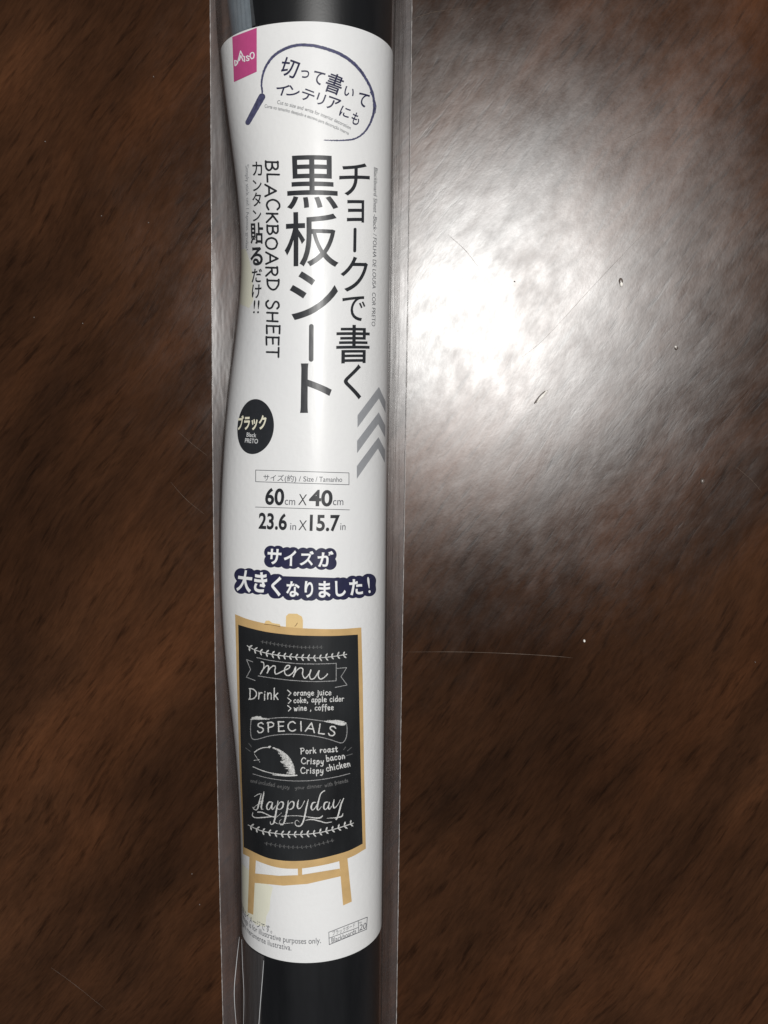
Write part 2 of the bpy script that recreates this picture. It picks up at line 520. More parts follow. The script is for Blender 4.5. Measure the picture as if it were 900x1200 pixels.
def flat_poly(dst, pts_px, conv=None, sub=6):
    """filled polygon given in photo pixels"""
    pts = []
    n = len(pts_px)
    for i in range(n):
        a = pts_px[i]; b = pts_px[(i + 1) % n]
        if conv: a = conv(*a); b = conv(*b)
        for k in range(sub):
            t = k / sub
            pts.append((a[0] * (1 - t) + b[0] * t, a[1] * (1 - t) + b[1] * t))
    P = np.array(pts); u, v = at(P[:, 0], P[:, 1])
    vs = [dst.verts.new((a, b, 0)) for a, b in zip(u, v)]
    es = [dst.edges.new((vs[i], vs[(i + 1) % len(vs)])) for i in range(len(vs))]
    bmesh.ops.triangle_fill(dst, use_beauty=True, use_dissolve=False, edges=es)

def catmull(pts, n=6, closed=False):
    P = np.array(pts, float)
    if len(P) < 3: return P
    out = []
    m = len(P)
    for i in range(m - 1):
        p0 = P[i - 1] if i > 0 else 2 * P[0] - P[1]
        p1, p2 = P[i], P[i + 1]
        p3 = P[i + 2] if i + 2 < m else 2 * P[-1] - P[-2]
        for k in range(n):
            t = k / n
            out.append(.5 * ((2 * p1) + (-p0 + p2) * t + (2 * p0 - 5 * p1 + 4 * p2 - p3) * t * t + (-p0 + 3 * p1 - 3 * p2 + p3) * t ** 3))
    out.append(P[-1])
    return np.array(out)

def joined(*runs):
    out = []
    for q in runs: out += [tuple(a) for a in catmull(q, 4)]
    return out

def field_mesh(name, segs, mat, parent, h, step=.3, grain=0.0, space='px', radius_pad=0):
    """union of round-ended strokes: segs rows are x0,y0,r0,x1,y1,r1 (photo pixels, y down).
       A distance field is contoured so that crossing strokes become one flat sheet of ink."""
    A = np.array(segs, float)
    x0 = min(A[:, 0].min(), A[:, 3].min()) - A[:, 2].max() - 2 * step
    x1 = max(A[:, 0].max(), A[:, 3].max()) + A[:, 2].max() + 2 * step
    y0 = min(A[:, 1].min(), A[:, 4].min()) - A[:, 2].max() - 2 * step
    y1 = max(A[:, 1].max(), A[:, 4].max()) + A[:, 2].max() + 2 * step
    nx = int((x1 - x0) / step) + 2; ny = int((y1 - y0) / step) + 2
    D = np.full((ny, nx), 9.0)
    for (ax, ay, ar, bx, by, br) in A:
        rm = max(ar, br) + 2 * step
        i0 = max(0, int((min(ax, bx) - rm - x0) / step)); i1 = min(nx, int((max(ax, bx) + rm - x0) / step) + 2)
        j0 = max(0, int((min(ay, by) - rm - y0) / step)); j1 = min(ny, int((max(ay, by) + rm - y0) / step) + 2)
        X = x0 + np.arange(i0, i1)[None, :] * step; Y = y0 + np.arange(j0, j1)[:, None] * step
        dx, dy = bx - ax, by - ay; L2 = dx * dx + dy * dy + 1e-9
        t = np.clip(((X - ax) * dx + (Y - ay) * dy) / L2, 0, 1)
        d = np.hypot(X - ax - t * dx, Y - ay - t * dy) - (ar + (br - ar) * t)
        D[j0:j1, i0:i1] = np.minimum(D[j0:j1, i0:i1], d)
    if grain:
        nz = rng.normal(0, 1, D.shape)
        nz = (nz + np.roll(nz, 1, 0) + np.roll(nz, 1, 1) + np.roll(nz, (1, 1), (0, 1))) / 2
        D = D + nz * grain
    ins = D < 0
    cells = np.argwhere(ins[:-1, :-1] | ins[1:, :-1] | ins[:-1, 1:] | ins[1:, 1:])
    verts = []; index = {}; faces = []
    def vid(key, x, y):
        k = index.get(key)
        if k is None:
            k = len(verts); index[key] = k; verts.append((x, y))
        return k
    for j, i in cells:
        cs = [(j, i), (j, i + 1), (j + 1, i + 1), (j + 1, i)]
        poly = []
        for a in range(4):
            p, q = cs[a], cs[(a + 1) % 4]
            dp, dq = D[p], D[q]
            if dp < 0: poly.append(vid(('c',) + p, x0 + p[1] * step, y0 + p[0] * step))
            if (dp < 0) != (dq < 0):
                t = min(max(dp / (dp - dq), .02), .98)
                ek = ('e',) + (p + q if p < q else q + p)
                poly.append(vid(ek, x0 + (p[1] + (q[1] - p[1]) * t) * step, y0 + (p[0] + (q[0] - p[0]) * t) * step))
        if len(poly) >= 3: faces.append(poly)
    V = np.array(verts); u, v = at(V[:, 0], V[:, 1])
    P = wrap(u, v, h)
    return mesh_obj(name, P, faces, mat, parent)

def strokes(lines, r, conv=None, smooth=True, taper=False):
    """polylines in zoom coordinates -> stroke segments; a point may carry its own radius factor"""
    out = []
    s = (conv(1, 0)[0] - conv(0, 0)[0]) if conv else 1
    for ln in lines:
        p = [(q[0], q[1], q[2] if len(q) > 2 else 1.0) for q in ln]
        c = catmull(p, 5) if (smooth and len(p) > 2) else np.array(p, float)
        if conv:
            xy = [conv(a, b) for a, b, _ in c]
        else:
            xy = [(a, b) for a, b, _ in c]
        for i in range(len(c) - 1):
            out.append((xy[i][0], xy[i][1], r * max(.25, c[i][2]), xy[i + 1][0], xy[i + 1][1], r * max(.25, c[i + 1][2])))
    return out

# single-stroke hand lettering: (width, [strokes]); cap height 1, x-height .6
HF = {
 'A': (.8, [[(.0, 0), (.4, 1)], [(.4, 1), (.78, 0)], [(.15, .35), (.65, .36)]]),
 'B': (.65, [[(.05, 0), (.05, 1)], [(.0, .98), (.4, .98), (.52, .78), (.35, .56), (.1, .52)], [(.1, .52), (.45, .48), (.6, .25), (.42, .03), (.0, 0)]]),
 'C': (.75, [[(.68, .82), (.5, .98), (.25, .93), (.06, .65), (.05, .35), (.2, .08), (.45, 0), (.7, .14)]]),
 'D': (.75, [[(.08, 0), (.08, 1)], [(.0, .99), (.35, .95), (.65, .68), (.66, .35), (.4, .06), (.0, 0)]]),
 'E': (.6, [[(.08, 0), (.08, 1)], [(.05, 1), (.56, .98)], [(.08, .52), (.5, .53)], [(.05, 0), (.58, .02)]]),
 'H': (.7, [[(.05, 0), (.06, 1)], [(.6, 0), (.62, 1)], [(.05, .5), (.62, .52)]]),
 'I': (.3, [[(.15, 0), (.15, 1)]]),
 'K': (.68, [[(.06, 0), (.06, 1)], [(.6, 1), (.08, .45)], [(.2, .56), (.64, 0)]]),
 'L': (.6, [[(.06, 1), (.06, 0)], [(.06, 0), (.56, .03)]]),
 'O': (.85, [[(.4, 1), (.14, .85), (.04, .5), (.15, .14), (.42, 0), (.68, .15), (.78, .5), (.68, .85), (.4, 1)]]),
 'P': (.62, [[(.06, -.02), (.08, 1)], [(.0, .95), (.35, 1), (.56, .82), (.48, .55), (.1, .45)]]),
 'R': (.68, [[(.06, 0), (.06, 1)], [(.0, .97), (.38, 1), (.55, .8), (.42, .55), (.08, .5)], [(.25, .5), (.62, 0)]]),
 'S': (.62, [[(.54, .86), (.38, 1), (.14, .93), (.08, .72), (.25, .56), (.46, .44), (.54, .22), (.38, .02), (.16, .0), (.02, .16)]]),
 'T': (.65, [[(.0, 1), (.62, .98)], [(.31, 1), (.31, 0)]]),
 'a': (.52, [[(.42, .55), (.24, .6), (.06, .4), (.07, .12), (.22, .02), (.38, .2), (.43, .5)], [(.43, .58), (.42, .2), (.5, .02)]]),
 'b': (.5, [[(.07, 1), (.06, 0)], [(.07, .35), (.24, .6), (.43, .45), (.4, .1), (.2, 0), (.06, .1)]]),
 'c': (.46, [[(.42, .5), (.26, .6), (.07, .42), (.08, .12), (.25, 0), (.43, .1)]]),
 'd': (.52, [[(.42, .5), (.24, .6), (.06, .4), (.07, .1), (.24, 0), (.42, .2)], [(.44, 1), (.43, .2), (.48, 0)]]),
 'e': (.48, [[(.07, .3), (.4, .36), (.36, .54), (.2, .6), (.06, .38), (.1, .08), (.27, 0), (.44, .1)]]),
 'f': (.38, [[(.38, .92), (.26, 1), (.16, .82), (.15, .4), (.14, -.2)], [(.0, .56), (.34, .58)]]),
 'g': (.52, [[(.42, .52), (.24, .6), (.06, .4), (.08, .12), (.24, .04), (.42, .22)], [(.43, .58), (.43, .0), (.36, -.3), (.16, -.36), (.03, -.24)]]),
 'h': (.5, [[(.07, 1), (.06, 0)], [(.07, .34), (.24, .58), (.4, .46), (.42, 0)]]),
 'i': (.24, [[(.11, .58), (.11, 0)], [(.12, .8), (.12, .84)]]),
 'j': (.26, [[(.16, .58), (.15, -.1), (.06, -.34), (-.08, -.3)], [(.17, .8), (.17, .84)]]),
 'k': (.48, [[(.07, 1), (.06, 0)], [(.4, .56), (.09, .26)], [(.17, .34), (.44, 0)]]),
 'l': (.22, [[(.1, 1), (.09, .1), (.16, 0)]]),
 'm': (.74, [[(.06, .58), (.06, 0)], [(.07, .36), (.2, .58), (.33, .46), (.34, 0)], [(.34, .36), (.48, .58), (.6, .46), (.62, 0)]]),
 'n': (.5, [[(.06, .58), (.06, 0)], [(.07, .34), (.22, .58), (.38, .46), (.4, 0)]]),
 'o': (.5, [[(.24, .6), (.08, .46), (.07, .15), (.23, 0), (.4, .14), (.41, .44), (.24, .6)]]),
 'p': (.5, [[(.07, .58), (.05, -.4)], [(.07, .36), (.24, .6), (.42, .44), (.38, .1), (.2, .02), (.07, .12)]]),
 'r': (.4, [[(.07, .58), (.06, 0)], [(.07, .32), (.2, .55), (.36, .54)]]),
 's': (.44, [[(.38, .5), (.25, .6), (.1, .52), (.12, .36), (.32, .24), (.34, .08), (.18, 0), (.03, .07)]]),
 't': (.38, [[(.16, .86), (.15, .12), (.24, 0), (.34, .05)], [(.0, .58), (.34, .6)]]),
 'u': (.5, [[(.06, .58), (.07, .14), (.2, 0), (.36, .14), (.4, .56)], [(.4, .58), (.4, .15), (.46, 0)]]),
 'v': (.46, [[(.03, .58), (.2, 0)], [(.2, 0), (.4, .58)]]),
 'w': (.66, [[(.04, .58), (.16, 0), (.3, .42), (.44, 0), (.6, .58)]]),
 'x': (.46, [[(.03, .58), (.4, 0)], [(.38, .58), (.03, 0)]]),
 'y': (.5, [[(.06, .58), (.08, .25), (.22, .12), (.38, .28)], [(.42, .58), (.38, .0), (.24, -.32), (.04, -.3)]]),
 ',': (.25, [[(.12, .08), (.1, -.06), (.03, -.18)]]),
 ' ': (.34, []),
 '>': (.4, [[(.0, .7), (.3, .38)], [(.3, .38), (.02, .02)]]),
}
def hand(text, p0, p1, cap, r, up=None, conv=None, jit=.03, gap=.1, slant=0.0, curve=0.0):
    """hand lettering from pixel p0 to p1 (baseline), cap height in px"""
    if conv:
        s = conv(1, 0)[0] - conv(0, 0)[0]; p0 = conv(*p0); p1 = conv(*p1); cap *= s
    p0 = np.array(p0, float); p1 = np.array(p1, float)
    tot = sum(HF[c][0] + gap for c in text) - gap
    e = (p1 - p0) / tot
    eh = e / np.linalg.norm(e)
    n = np.array([eh[1], -eh[0]]) if up is None else np.array(up, float)
    out = []; x = 0
    rr = random.Random(sum(map(ord, text)))
    for c in text:
        w, st = HF[c]
        dy = rr.uniform(-jit, jit); k = 1 + rr.uniform(-jit, jit)
        for ln in st:
            q = catmull(ln, 5)
            pts = []
            for a, b in q:
                b2 = b * k + dy
                t = (x + a) / tot
                pts.append(p0 + e * (x + a + slant * b2) + n * cap * (b2 + curve * 4 * t * (1 - t)))
            for i in range(len(pts) - 1):
                out.append((pts[i][0], pts[i][1], r, pts[i + 1][0], pts[i + 1][1], r))
        x += w + gap
    return out

zA = lambda x, y: (235 + x / 3.6, y / 3.6)
zB = lambda x, y: (235 + x / 3.6, 170 + y / 3.6)
zC = lambda x, y: (235 + x / 3.6, 340 + y / 3.6)
zD = lambda x, y: (235 + x / 3.6, 530 + y / 3.6)
zE = lambda x, y: (235 + x / 3.6, 700 + y / 3.6)
zF = lambda x, y: (235 + x / 3.6, 850 + y / 3.6)
zG = lambda x, y: (235 + x / 3.6, 1010 + y / 3.6)
zR = lambda x, y: (300 + x / 6, 50 + y / 6)
zM = lambda x, y: (270 + x / 5.625, 720 + y / 5.625)
zH = lambda x, y: (280 + x / 6, 860 + y / 6)
zK = lambda x, y: (240 + x / 4.444, 150 + y / 4.444)
zP = lambda x, y: (235 + x / 7.2, y / 7.2)

# ================================================================== TABLE
def box_bm(x0, x1, y0, y1, z0, z1, bev=.004):
    bm = bmesh.new()
    bmesh.ops.create_cube(bm, size=1)
    for v in bm.verts:
        v.co = ((x0 + x1) / 2 + v.co.x * (x1 - x0), (y0 + y1) / 2 + v.co.y * (y1 - y0), (z0 + z1) / 2 + v.co.z * (z1 - z0))
    bmesh.ops.bevel(bm, geom=bm.edges[:], offset=bev, segments=3, affect='EDGES')
    return bm
bm = box_bm(-.62, .58, -.55, .5, -.032, 0)
me = bpy.data.meshes.new('table_top'); bm.to_mesh(me); bm.free(); me.materials.append(M['wood'])
table = bpy.data.objects.new('table_top', me); COL.objects.link(table)
tag(table, 'dark brown varnished wooden table top with worn glossy finish', None, 'structure')

def ribbon_on_table(name, px_pts, w, mat, z=.00003):
    P = catmull(px_pts, 8)
    W3 = on_plane(P[:, 0], P[:, 1], z)
    n = len(W3); vs = []; fs = []
    for i in range(n):
        d = W3[min(i + 1, n - 1)] - W3[max(i - 1, 0)]; d /= np.linalg.norm(d)
        k = w * (math.sin(math.pi * (i + .5) / n) ** .5) * random.uniform(.6, 1.1)
        s = np.array([-d[1], d[0], 0]) * k / 2
        vs += [W3[i] - s, W3[i] + np.array([0, 0, k * .25]), W3[i] + s]
        if i:
            a = 3 * (i - 1); b = 3 * i
            fs += [(a, b, b + 1, a + 1), (a + 1, b + 1, b + 2, a + 2)]
    return mesh_obj(name, vs, fs, mat, table)
sc_list = [
    ([(475, 764), (540, 764), (600, 766), (650, 769), (671, 771)], .00022),
    ([(468, 30), (505, 15), (560, 8)], .00015),
    ([(556, 57), (585, 51), (612, 53)], .00016),
    ([(545, 74), (575, 70), (600, 72)], .00012),
    ([(60, 1134), (85, 1152), (124, 1183)], .00012),
    ([(208, 505), (225, 520), (243, 534)], .00014),
    ([(200, 565), (218, 585), (240, 603)], .00014),
    ([(610, 420), (640, 395), (700, 330), (765, 262)], .00008),
    ([(525, 275), (545, 293), (560, 312)], .00012),
    ([(730, 165), (742, 158), (756, 152)], .0001),
    ([(860, 545), (880, 562), (893, 577)], .00016),
]
for pts, w in sc_list:
    ribbon_on_table('scratch', pts, w * .75, M['scratch'])

def lump(px, py, rx, ry, ang, h, mat, name='varnish_lump'):
    c = on_plane(px, py, 0); bm = bmesh.new()
    bmesh.ops.create_icosphere(bm, subdivisions=2, radius=1)
    for v in bm.verts:
        k = 1 + random.uniform(-.12, .12)
        x, y = v.co.x * rx * k, v.co.y * ry * k
        ca, sa = math.cos(ang), math.sin(ang)
        v.co = (c[0] + x * ca - y * sa, c[1] + x * sa + y * ca, v.co.z * h)
    me = bpy.data.meshes.new(name); bm.to_mesh(me); bm.free(); me.materials.append(mat)
    me.polygons.foreach_set('use_smooth', [True] * len(me.polygons))
    o = bpy.data.objects.new(name, me); COL.objects.link(o); o.parent = table
    return o
mm_px = .22 / F
lump(632.5, 465.5, 10 * mm_px, 1.6 * mm_px, R(48), .00025, M['varnish'])
lump(635, 464.5, 10 * mm_px, 1.5 * mm_px, R(48), .00035, M['chip'], 'varnish_chip')
lump(727.5, 330, 2.4 * mm_px, 4.5 * mm_px, R(5), .0003, M['varnish'])
lump(728, 333, 1.9 * mm_px, 3.2 * mm_px, R(5), .0004, M['chip'], 'varnish_chip')
lump(792.5, 408, 2.2 * mm_px, 2.2 * mm_px, 0, .0003, M['varnish'])
lump(791.5, 406.5, 1.5 * mm_px, 1.3 * mm_px, 0, .0004, M['chip'], 'varnish_chip')
lump(684.5, 751, 1.4 * mm_px, 1.8 * mm_px, 0, .0005, M['chip'], 'varnish_chip')
lump(823, 564, 2.6 * mm_px, 3 * mm_px, 0, .0004, M['varnish'])
for px, py in ((180, 90), (53, 166), (119, 253), (174, 261), (40, 372), (97, 379), (603, 330), (225, 1024), (234, 1060), (885, 776), (553, 22)):
    lump(px, py, 1.0 * mm_px, .8 * mm_px, random.uniform(0, 3), .0002, M['varnish'], 'varnish_chip')

# ================================================================== ROLL
roll = empty('blackboard_sheet_roll', (float(XC(0.0)), 0, 0))
tag(roll, 'roll of black blackboard sheet showing above and below the white label', 'sheet roll')
OFF = Vector(roll.location)
def shift(P, o): return np.asarray(P) - np.array(o)
YT, YB = .200, -.235
def spiral_sheet():
    turns = 5.0; nth = 44; ny = 70
    vs = []; fs = []
    ths = np.linspace(0, turns * 2 * math.pi, int(turns * nth) + 1)
    ys = np.linspace(YB, YT, ny)
    c = XC(ys); aR = XR(ys) - c - .00035; aL = c - XQ(ys)
    for k, t in enumerate(ths):
        ang = -R(20) + t
        shrink = .00035 * t / (2 * math.pi)
        for j, y in enumerate(ys):
            a = (aR[j] if math.cos(ang) >= 0 else aL[j]) - shrink; b = B0 - .0004 - shrink
            vs.append((c[j] + a * math.cos(ang), y, Z0 + b * math.sin(ang)))
    for k in range(len(ths) - 1):
        for j in range(ny - 1):
            a = k * ny + j
            fs.append((a, a + 1, a + ny + 1, a + ny))
    return vs, fs
vs, fs = spiral_sheet()
o = mesh_obj('sheet', shift(vs, OFF), fs, M['vinyl'], roll, True)
# translucent release liner curling out at the upper left
def band(name, th0, th1, Y0, Y1, mat, parent, off, h=0.0, nth=40, ny=80, edge=None, left_extra=0, thick=0, base=None):
    vs = []; fs = []
    ys = np.linspace(Y0, Y1, ny); 
    for i in range(nth):
        f = i / (nth - 1)
        th = th0 + (th1 - th0) * f
        P = wrap_th(np.full(ny, th), ys, h)
        vs += list(P)
    for i in range(nth - 1):
        for j in range(ny - 1):
            a = i * ny + j
            fs.append((a, a + 1, a + ny + 1, a + ny))
    ob = mesh_obj(name, shift(vs, off), fs, mat, parent, True)
    return ob
def liner():
    vs = []; fs = []
    ny = 40; nth = 30
    pyt = on_plane(360, 95, Z0 + B0)[1]
    ys = np.linspace(pyt, YT, ny)
    for i in range(nth):
        f = i / (nth - 1)
        th = R(132) + R(80) * f
        for y in ys:
            # left limit in photo: x=264 at the frame top, 270 at the label edge
            px_l = np.interp(y, [on_plane(270, 60, Z0)[1], on_plane(264, 0, Z0)[1]], [271.5, 264.5])
            xl_ = on_plane(px_l, 20, Z0 + .002)[0]
            c = XC(y); a = c - xl_
            vs.append((c + (a) * math.cos(th), y, Z0 + (B0 - .00025) * math.sin(th)))
    for i in range(nth - 1):
        for j in range(ny - 1):
            a = i * ny + j; fs.append((a, a + 1, a + ny + 1, a + ny))
    o = mesh_obj('release_liner', shift(vs, OFF), fs, M['liner'], roll, True)
    tag(o, 'pale blue translucent backing film curling out beside the black sheet')
liner()

# ================================================================== LABEL
label = empty('paper_label', (float(XC(0.0)), 0, 0))
tag(label, 'white printed paper label with a menu board picture wrapped round the black roll', 'label')
Yt = at1((362, 25))[1]; Yb = at1((356, 1128.5))[1]
# everything printed is built in world space, then the parent offset is taken out by matrix_parent_inverse
LINV = Matrix.Translation(-Vector(label.location))
def fix(o):
    if o is not None: o.matrix_parent_inverse = LINV
    return o
_mesh_obj = mesh_obj
def paper():
    nth, ny = 150, 170
    # top edge: horizontal sheet with its left corner cut a little higher/lower as it leaves the roll
    us = np.linspace(u_of_th(R(205)), u_of_th(R(-40)), nth)
    vs = []; fs = []
    TH = .00012
    for lay in (0, 1):
        for u in us:
            ys = np.linspace(Yb, Yt, ny)
            P = wrap(np.full(ny, u), ys, -TH * lay)
            vs += list(P)
    n1 = nth * ny
    for i in range(nth - 1):
        for j in range(ny - 1):
            a = i * ny + j
            fs.append((a, a + ny, a + ny + 1, a + 1))
            fs.append((n1 + a, n1 + a + 1, n1 + a + ny + 1, n1 + a + ny))
    for i in range(nth - 1):
        for j in (0, ny - 1):
            a = i * ny + j; b = a + ny
            fs.append((a, n1 + a, n1 + b, b) if j == 0 else (a, b, n1 + b, n1 + a))
    for i in (0, nth - 1):
        for j in range(ny - 1):
            a = i * ny + j
            fs.append((a, a + 1, n1 + a + 1, n1 + a) if i == 0 else (a, n1 + a, n1 + a + 1, a + 1))
    return mesh_obj('paper', vs, fs, M['paper'], label, True)
pap = fix(paper())
md = pap.modifiers.new('e', 'EDGE_SPLIT'); md.split_angle = R(40)

def text_part(name, mat, fill, h=INK, parent=None):
    bm = bmesh.new(); fill(bm)
    o = slice_and_wrap(name, bm, mat, parent or label, h)
    if parent is None: fix(o)
    return o
def field_part(name, segs, mat, h=INK, parent=None, step=.3, grain=0.0):
    o = field_mesh(name, segs, mat, parent or label, h, step, grain)
    if parent is None: fix(o)
    return o

# faint yellowish areas of the print
text_part('yellowed_patch', M['stain'], lambda b: flat_poly(b, [(279, 292), (288, 292), (291, 300), (296, 320), (297, 352), (292, 361), (281, 356), (277, 340)]), h=INK * .5)
text_part('yellowed_patch', M['stain'], lambda b: flat_poly(b, [(283.5, 1012), (303, 1030), (320, 1040), (317, 1052), (316, 1066), (312, 1074), (311, 1086), (300, 1084), (284, 1066)]), h=INK * .5)

# --- pink brand mark
patch = text_part('brand_patch', M['ink_pink'], lambda b: flat_poly(b, [(272.3, 43.5), (301, 32.5), (301, 84), (274.3, 96.2)], sub=8))
tag(patch, 'pink rectangle with white lettering at the upper left of the label')
sg = strokes([[(290, 512), (294, 556)], [(290, 512), (305, 514), (313, 528), (308, 545), (294, 556)],
              [(314, 535), (340, 432), (362, 478)], [(330, 512), (342, 470), (362, 515)],
              [(372, 478), (374, 520)],
              [(411, 478), (398, 472), (388, 480), (396, 492), (410, 497), (409, 509), (396, 513), (388, 508)],
              [(436, 444), (422, 455), (420, 480), (434, 498), (450, 489), (455, 463), (448, 446), (436, 444)]], .62, conv=zP, smooth=False)
o = field_part('lettering', sg, M['ink_white'], h=INK * 2, parent=patch, step=.22)

# --- speech ring drawn with a marker
ring = [(307.5, 108.3, .7), (306.7, 96.7, .7), (310, 81.7, .85), (318.3, 68.3, 1), (330, 59.2, 1.1), (346.7, 53.3, 1.15), (365, 53.3, 1.15), (383.3, 57.5, 1.2),
        (400, 64.2, 1.2), (415, 75, 1.1), (426.7, 89.2, 1), (435, 105, .95), (438.3, 120, .95), (437.5, 133.3, .9), (431.7, 148.3, .75),
        (423.3, 158.3, .65), (413.3, 163.3, .6), (396.7, 164.7, .5), (380, 164.2, .3)]
sg = strokes([ring], 1.55)
sg += strokes([[(415, 73, .5), (424.5, 84, .5), (431.5, 97, .5), (435.5, 110, .5)], [(434, 108, .4), (440, 122, .5), (439.5, 132, .4)]], 1.3)
fix_ring = field_part('speech_ring', sg, M['ink_marker'], step=.35, grain=.2)
tag(fix_ring, 'navy hand drawn oval ring open at the lower end')
hd = field_part('marker_handle', [(307.0, 113.5, 4.0, 290.6, 143.5, 3.0)], M['ink_marker'], step=.4, grain=.08)

def bubble(b):
    for ch, cx, cy, w, h in (('切', 235, 178, 122, 132), ('っ', 343, 222, 62, 58), ('て', 437, 247, 80, 92), ('書', 550, 290, 118, 142), ('い', 655, 348, 72, 66), ('て', 750, 402, 78, 96)):
        add_turned(b, ch, cx, cy, w, h, 19, .012, zR)
    for ch, cx, cy, w, h in (('イ', 185, 328, 84, 90), ('ン', 262, 346, 86, 76), ('テ', 365, 372, 92, 82), ('リ', 455, 398, 58, 82), ('ア', 545, 430, 92, 88), ('に', 626, 488, 72, 74), ('も', 700, 535, 60, 86)):
        add_turned(b, ch, cx, cy, w, h, 19, .012, zR)
o = text_part('headline_lettering', M['ink_navy'], bubble)
def tiny1(b):
    add_line(b, 'Cut to size and write for interior decoration', (148, 430), (663, 612), 27, 0, .7, zR)
    add_line(b, 'Corte no tamanho desejado e escreva para decoração interna', (60, 456), (650, 650), 24, 0, .7, zR)
text_part('small_lettering', M['ink_grey'], tiny1)

# --- title columns
def title(b):
    add_char(b, '黒', 335.6, 183.3, 396.2, 245.8, .008)
    add_char(b, '板', 333.6, 249.5, 397, 313.5, .008)
    add_char(b, 'シ', 339.3, 318.5, 396, 375.5, .011)
    add_char(b, 'ト', 352, 426, 388.8, 484, .011)
text_part('title_lettering', M['ink_black'], title)
field_part('title_lettering', [(364.9, 382.5, 2.75, 364.6, 421.2, 2.75)], M['ink_black'], step=.4)
def title2(b):
    add_char(b, 'チ', 397.5, 191.7, 433.2, 229.7, .005)
    add_char(b, 'ョ', 406.5, 234.4, 426.7, 261, .008)
    add_char(b, 'ク', 399, 301, 431, 342, .005)
    add_char(b, 'で', 401, 347, 428, 376.5, .005)
    add_char(b, '書', 394, 381, 433, 426, .008)
    add_char(b, 'く', 402.8, 426.7, 423.5, 468.3, .008)
text_part('subtitle_lettering', M['ink_black'], title2)
field_part('subtitle_lettering', [(416, 268.7, 1.8, 415.6, 294, 1.8)], M['ink_black'], step=.35)
def katan(b):
    for c, x0, y0, x1, y1, bo in (('カ', 248, 175, 300, 250, .012), ('ン', 250, 270, 297, 330, .012), ('タ', 248, 335, 295, 410, .012), ('ン', 250, 427, 295, 487, .012),
                              ('貼', 238, 492, 305, 605, .024), ('る', 238, 620, 303, 717, .03), ('だ', 245, 733, 298, 805, .016), ('け', 246, 815, 295, 887, .016), ('!!', 254, 897, 285, 965, 0)):
        add_char(b, c, x0, y0, x1, y1, bo, zK)
text_part('caption_lettering', M['ink_black'], katan)
# english title running down the label, letter tops to the right
sg = hand('BLACKBOARD SHEET', (312.3, 189), (312.2, 418.5), 13.8, 1.15, up=(1, .03), jit=.11, gap=.16)
# curved to the roll: shift x slightly with y so it stays on one generator
field_part('english_lettering', sg, M['ink_black'], step=.3, grain=.06)

def vline(b, text, p0, p1, cap, bold=0):
    a = at1(p0); c = at1(p1)
    k = at1(((p0[0] + p1[0]) / 2 + cap, (p0[1] + p1[1]) / 2))
    m_ = at1(((p0[0] + p1[0]) / 2, (p0[1] + p1[1]) / 2))
    add_text(b, text, a, c, abs(k[0] - m_[0]), bold, up=(1, 0), ref_h=.7)
text_part('small_lettering', M['ink_pale'], lambda b: vline(b, 'Simply stick on! / Apenas grudar!', (287.8, 194), (288.0, 294), 3.4))
text_part('small_lettering', M['ink_grey'], lambda b: vline(b, 'Blackboard Sheet -Black- / FOLHA DE LOUSA  COR PRETO', (438.2, 196), (435.4, 382), 4.2))

# --- black round badge
c0 = at1((297.2, 500))
rad = (at1((297.2, 467.5))[1] - at1((297.2, 532))[1]) / 2
ru = (at1((317.9, 500))[0] - at1((276.5, 500))[0]) / 2
def disc(b):
    n = 72
    vs = [b.verts.new((c0[0] + ru * math.cos(2 * math.pi * i / n), c0[1] + rad * math.sin(2 * math.pi * i / n), 0)) for i in range(n)]
    b.faces.new(vs)
badge = text_part('round_badge', M['ink_black'], disc)
tag(badge, 'round black badge with cream lettering on the left of the label')
def bt(b):
    add_line(b, 'ブラック', (157, 586), (278, 582), 50, .035, .78, zC)
text_part('lettering', M['ink_cream'], bt, h=INK * 2, parent=badge)
def bt2(b):
    add_line(b, 'Black', (195, 618), (235, 621), 18, 0, .7, zC)
    add_line(b, 'PRETO', (188, 643), (242, 647), 19, 0, .7, zC)
text_part('lettering', M['ink_white'], bt2, h=INK * 2, parent=badge)

# --- grey chevrons
for poly in ([(752, 408), (780, 470), (780, 517), (752, 457), (662, 580), (662, 528)],
             [(751, 515), (779, 572), (778, 622), (749, 565), (660, 688), (660, 636)],
             [(750, 620), (778, 675), (777, 728), (748, 668), (659, 796), (659, 742)]):
    text_part('chevron', M['ink_pale'], lambda b: flat_poly(b, poly, zC))

# --- size block
def rect_line(p, w, conv=None):
    q = [conv(*a) if conv else a for a in p]
    return [(q[i][0], q[i][1], w, q[(i + 1) % len(q)][0], q[(i + 1) % len(q)][1], w) for i in range(len(q))]
sg = rect_line([(233, 75), (626, 87), (626, 137), (233, 124)], .36, zD)
q0 = zD(232, 231); q1 = zD(628, 243)
sg.append((q0[0], q0[1], .36, q1[0], q1[1], .36))
field_part('ruled_frame', sg, M['ink_grey'], step=.3)
def szt(b):
    add_line(b, 'サイズ(約) / Size / Tamanho', (265, 118), (597, 125), 23, 0.004, .75, zD)
text_part('size_lettering', M['ink_grey'], szt)
def sz(b):
    add_line(b, '60', (272, 218), (352, 222), 68, .028, .71, zD)
    add_line(b, '40', (457, 224), (556, 226), 66, .028, .71, zD)
    add_line(b, '23.6', (245, 320), (364, 326), 66, .028, .71, zD)
    add_line(b, '15.7', (460, 329), (586, 330), 66, .028, .71, zD)
    add_line(b, 'X', (412, 222), (447, 224), 48, -.004, .71, zD)
    add_line(b, 'X', (413, 328), (447, 330), 44, -.004, .71, zD)
text_part('size_lettering', M['ink_black'], sz)
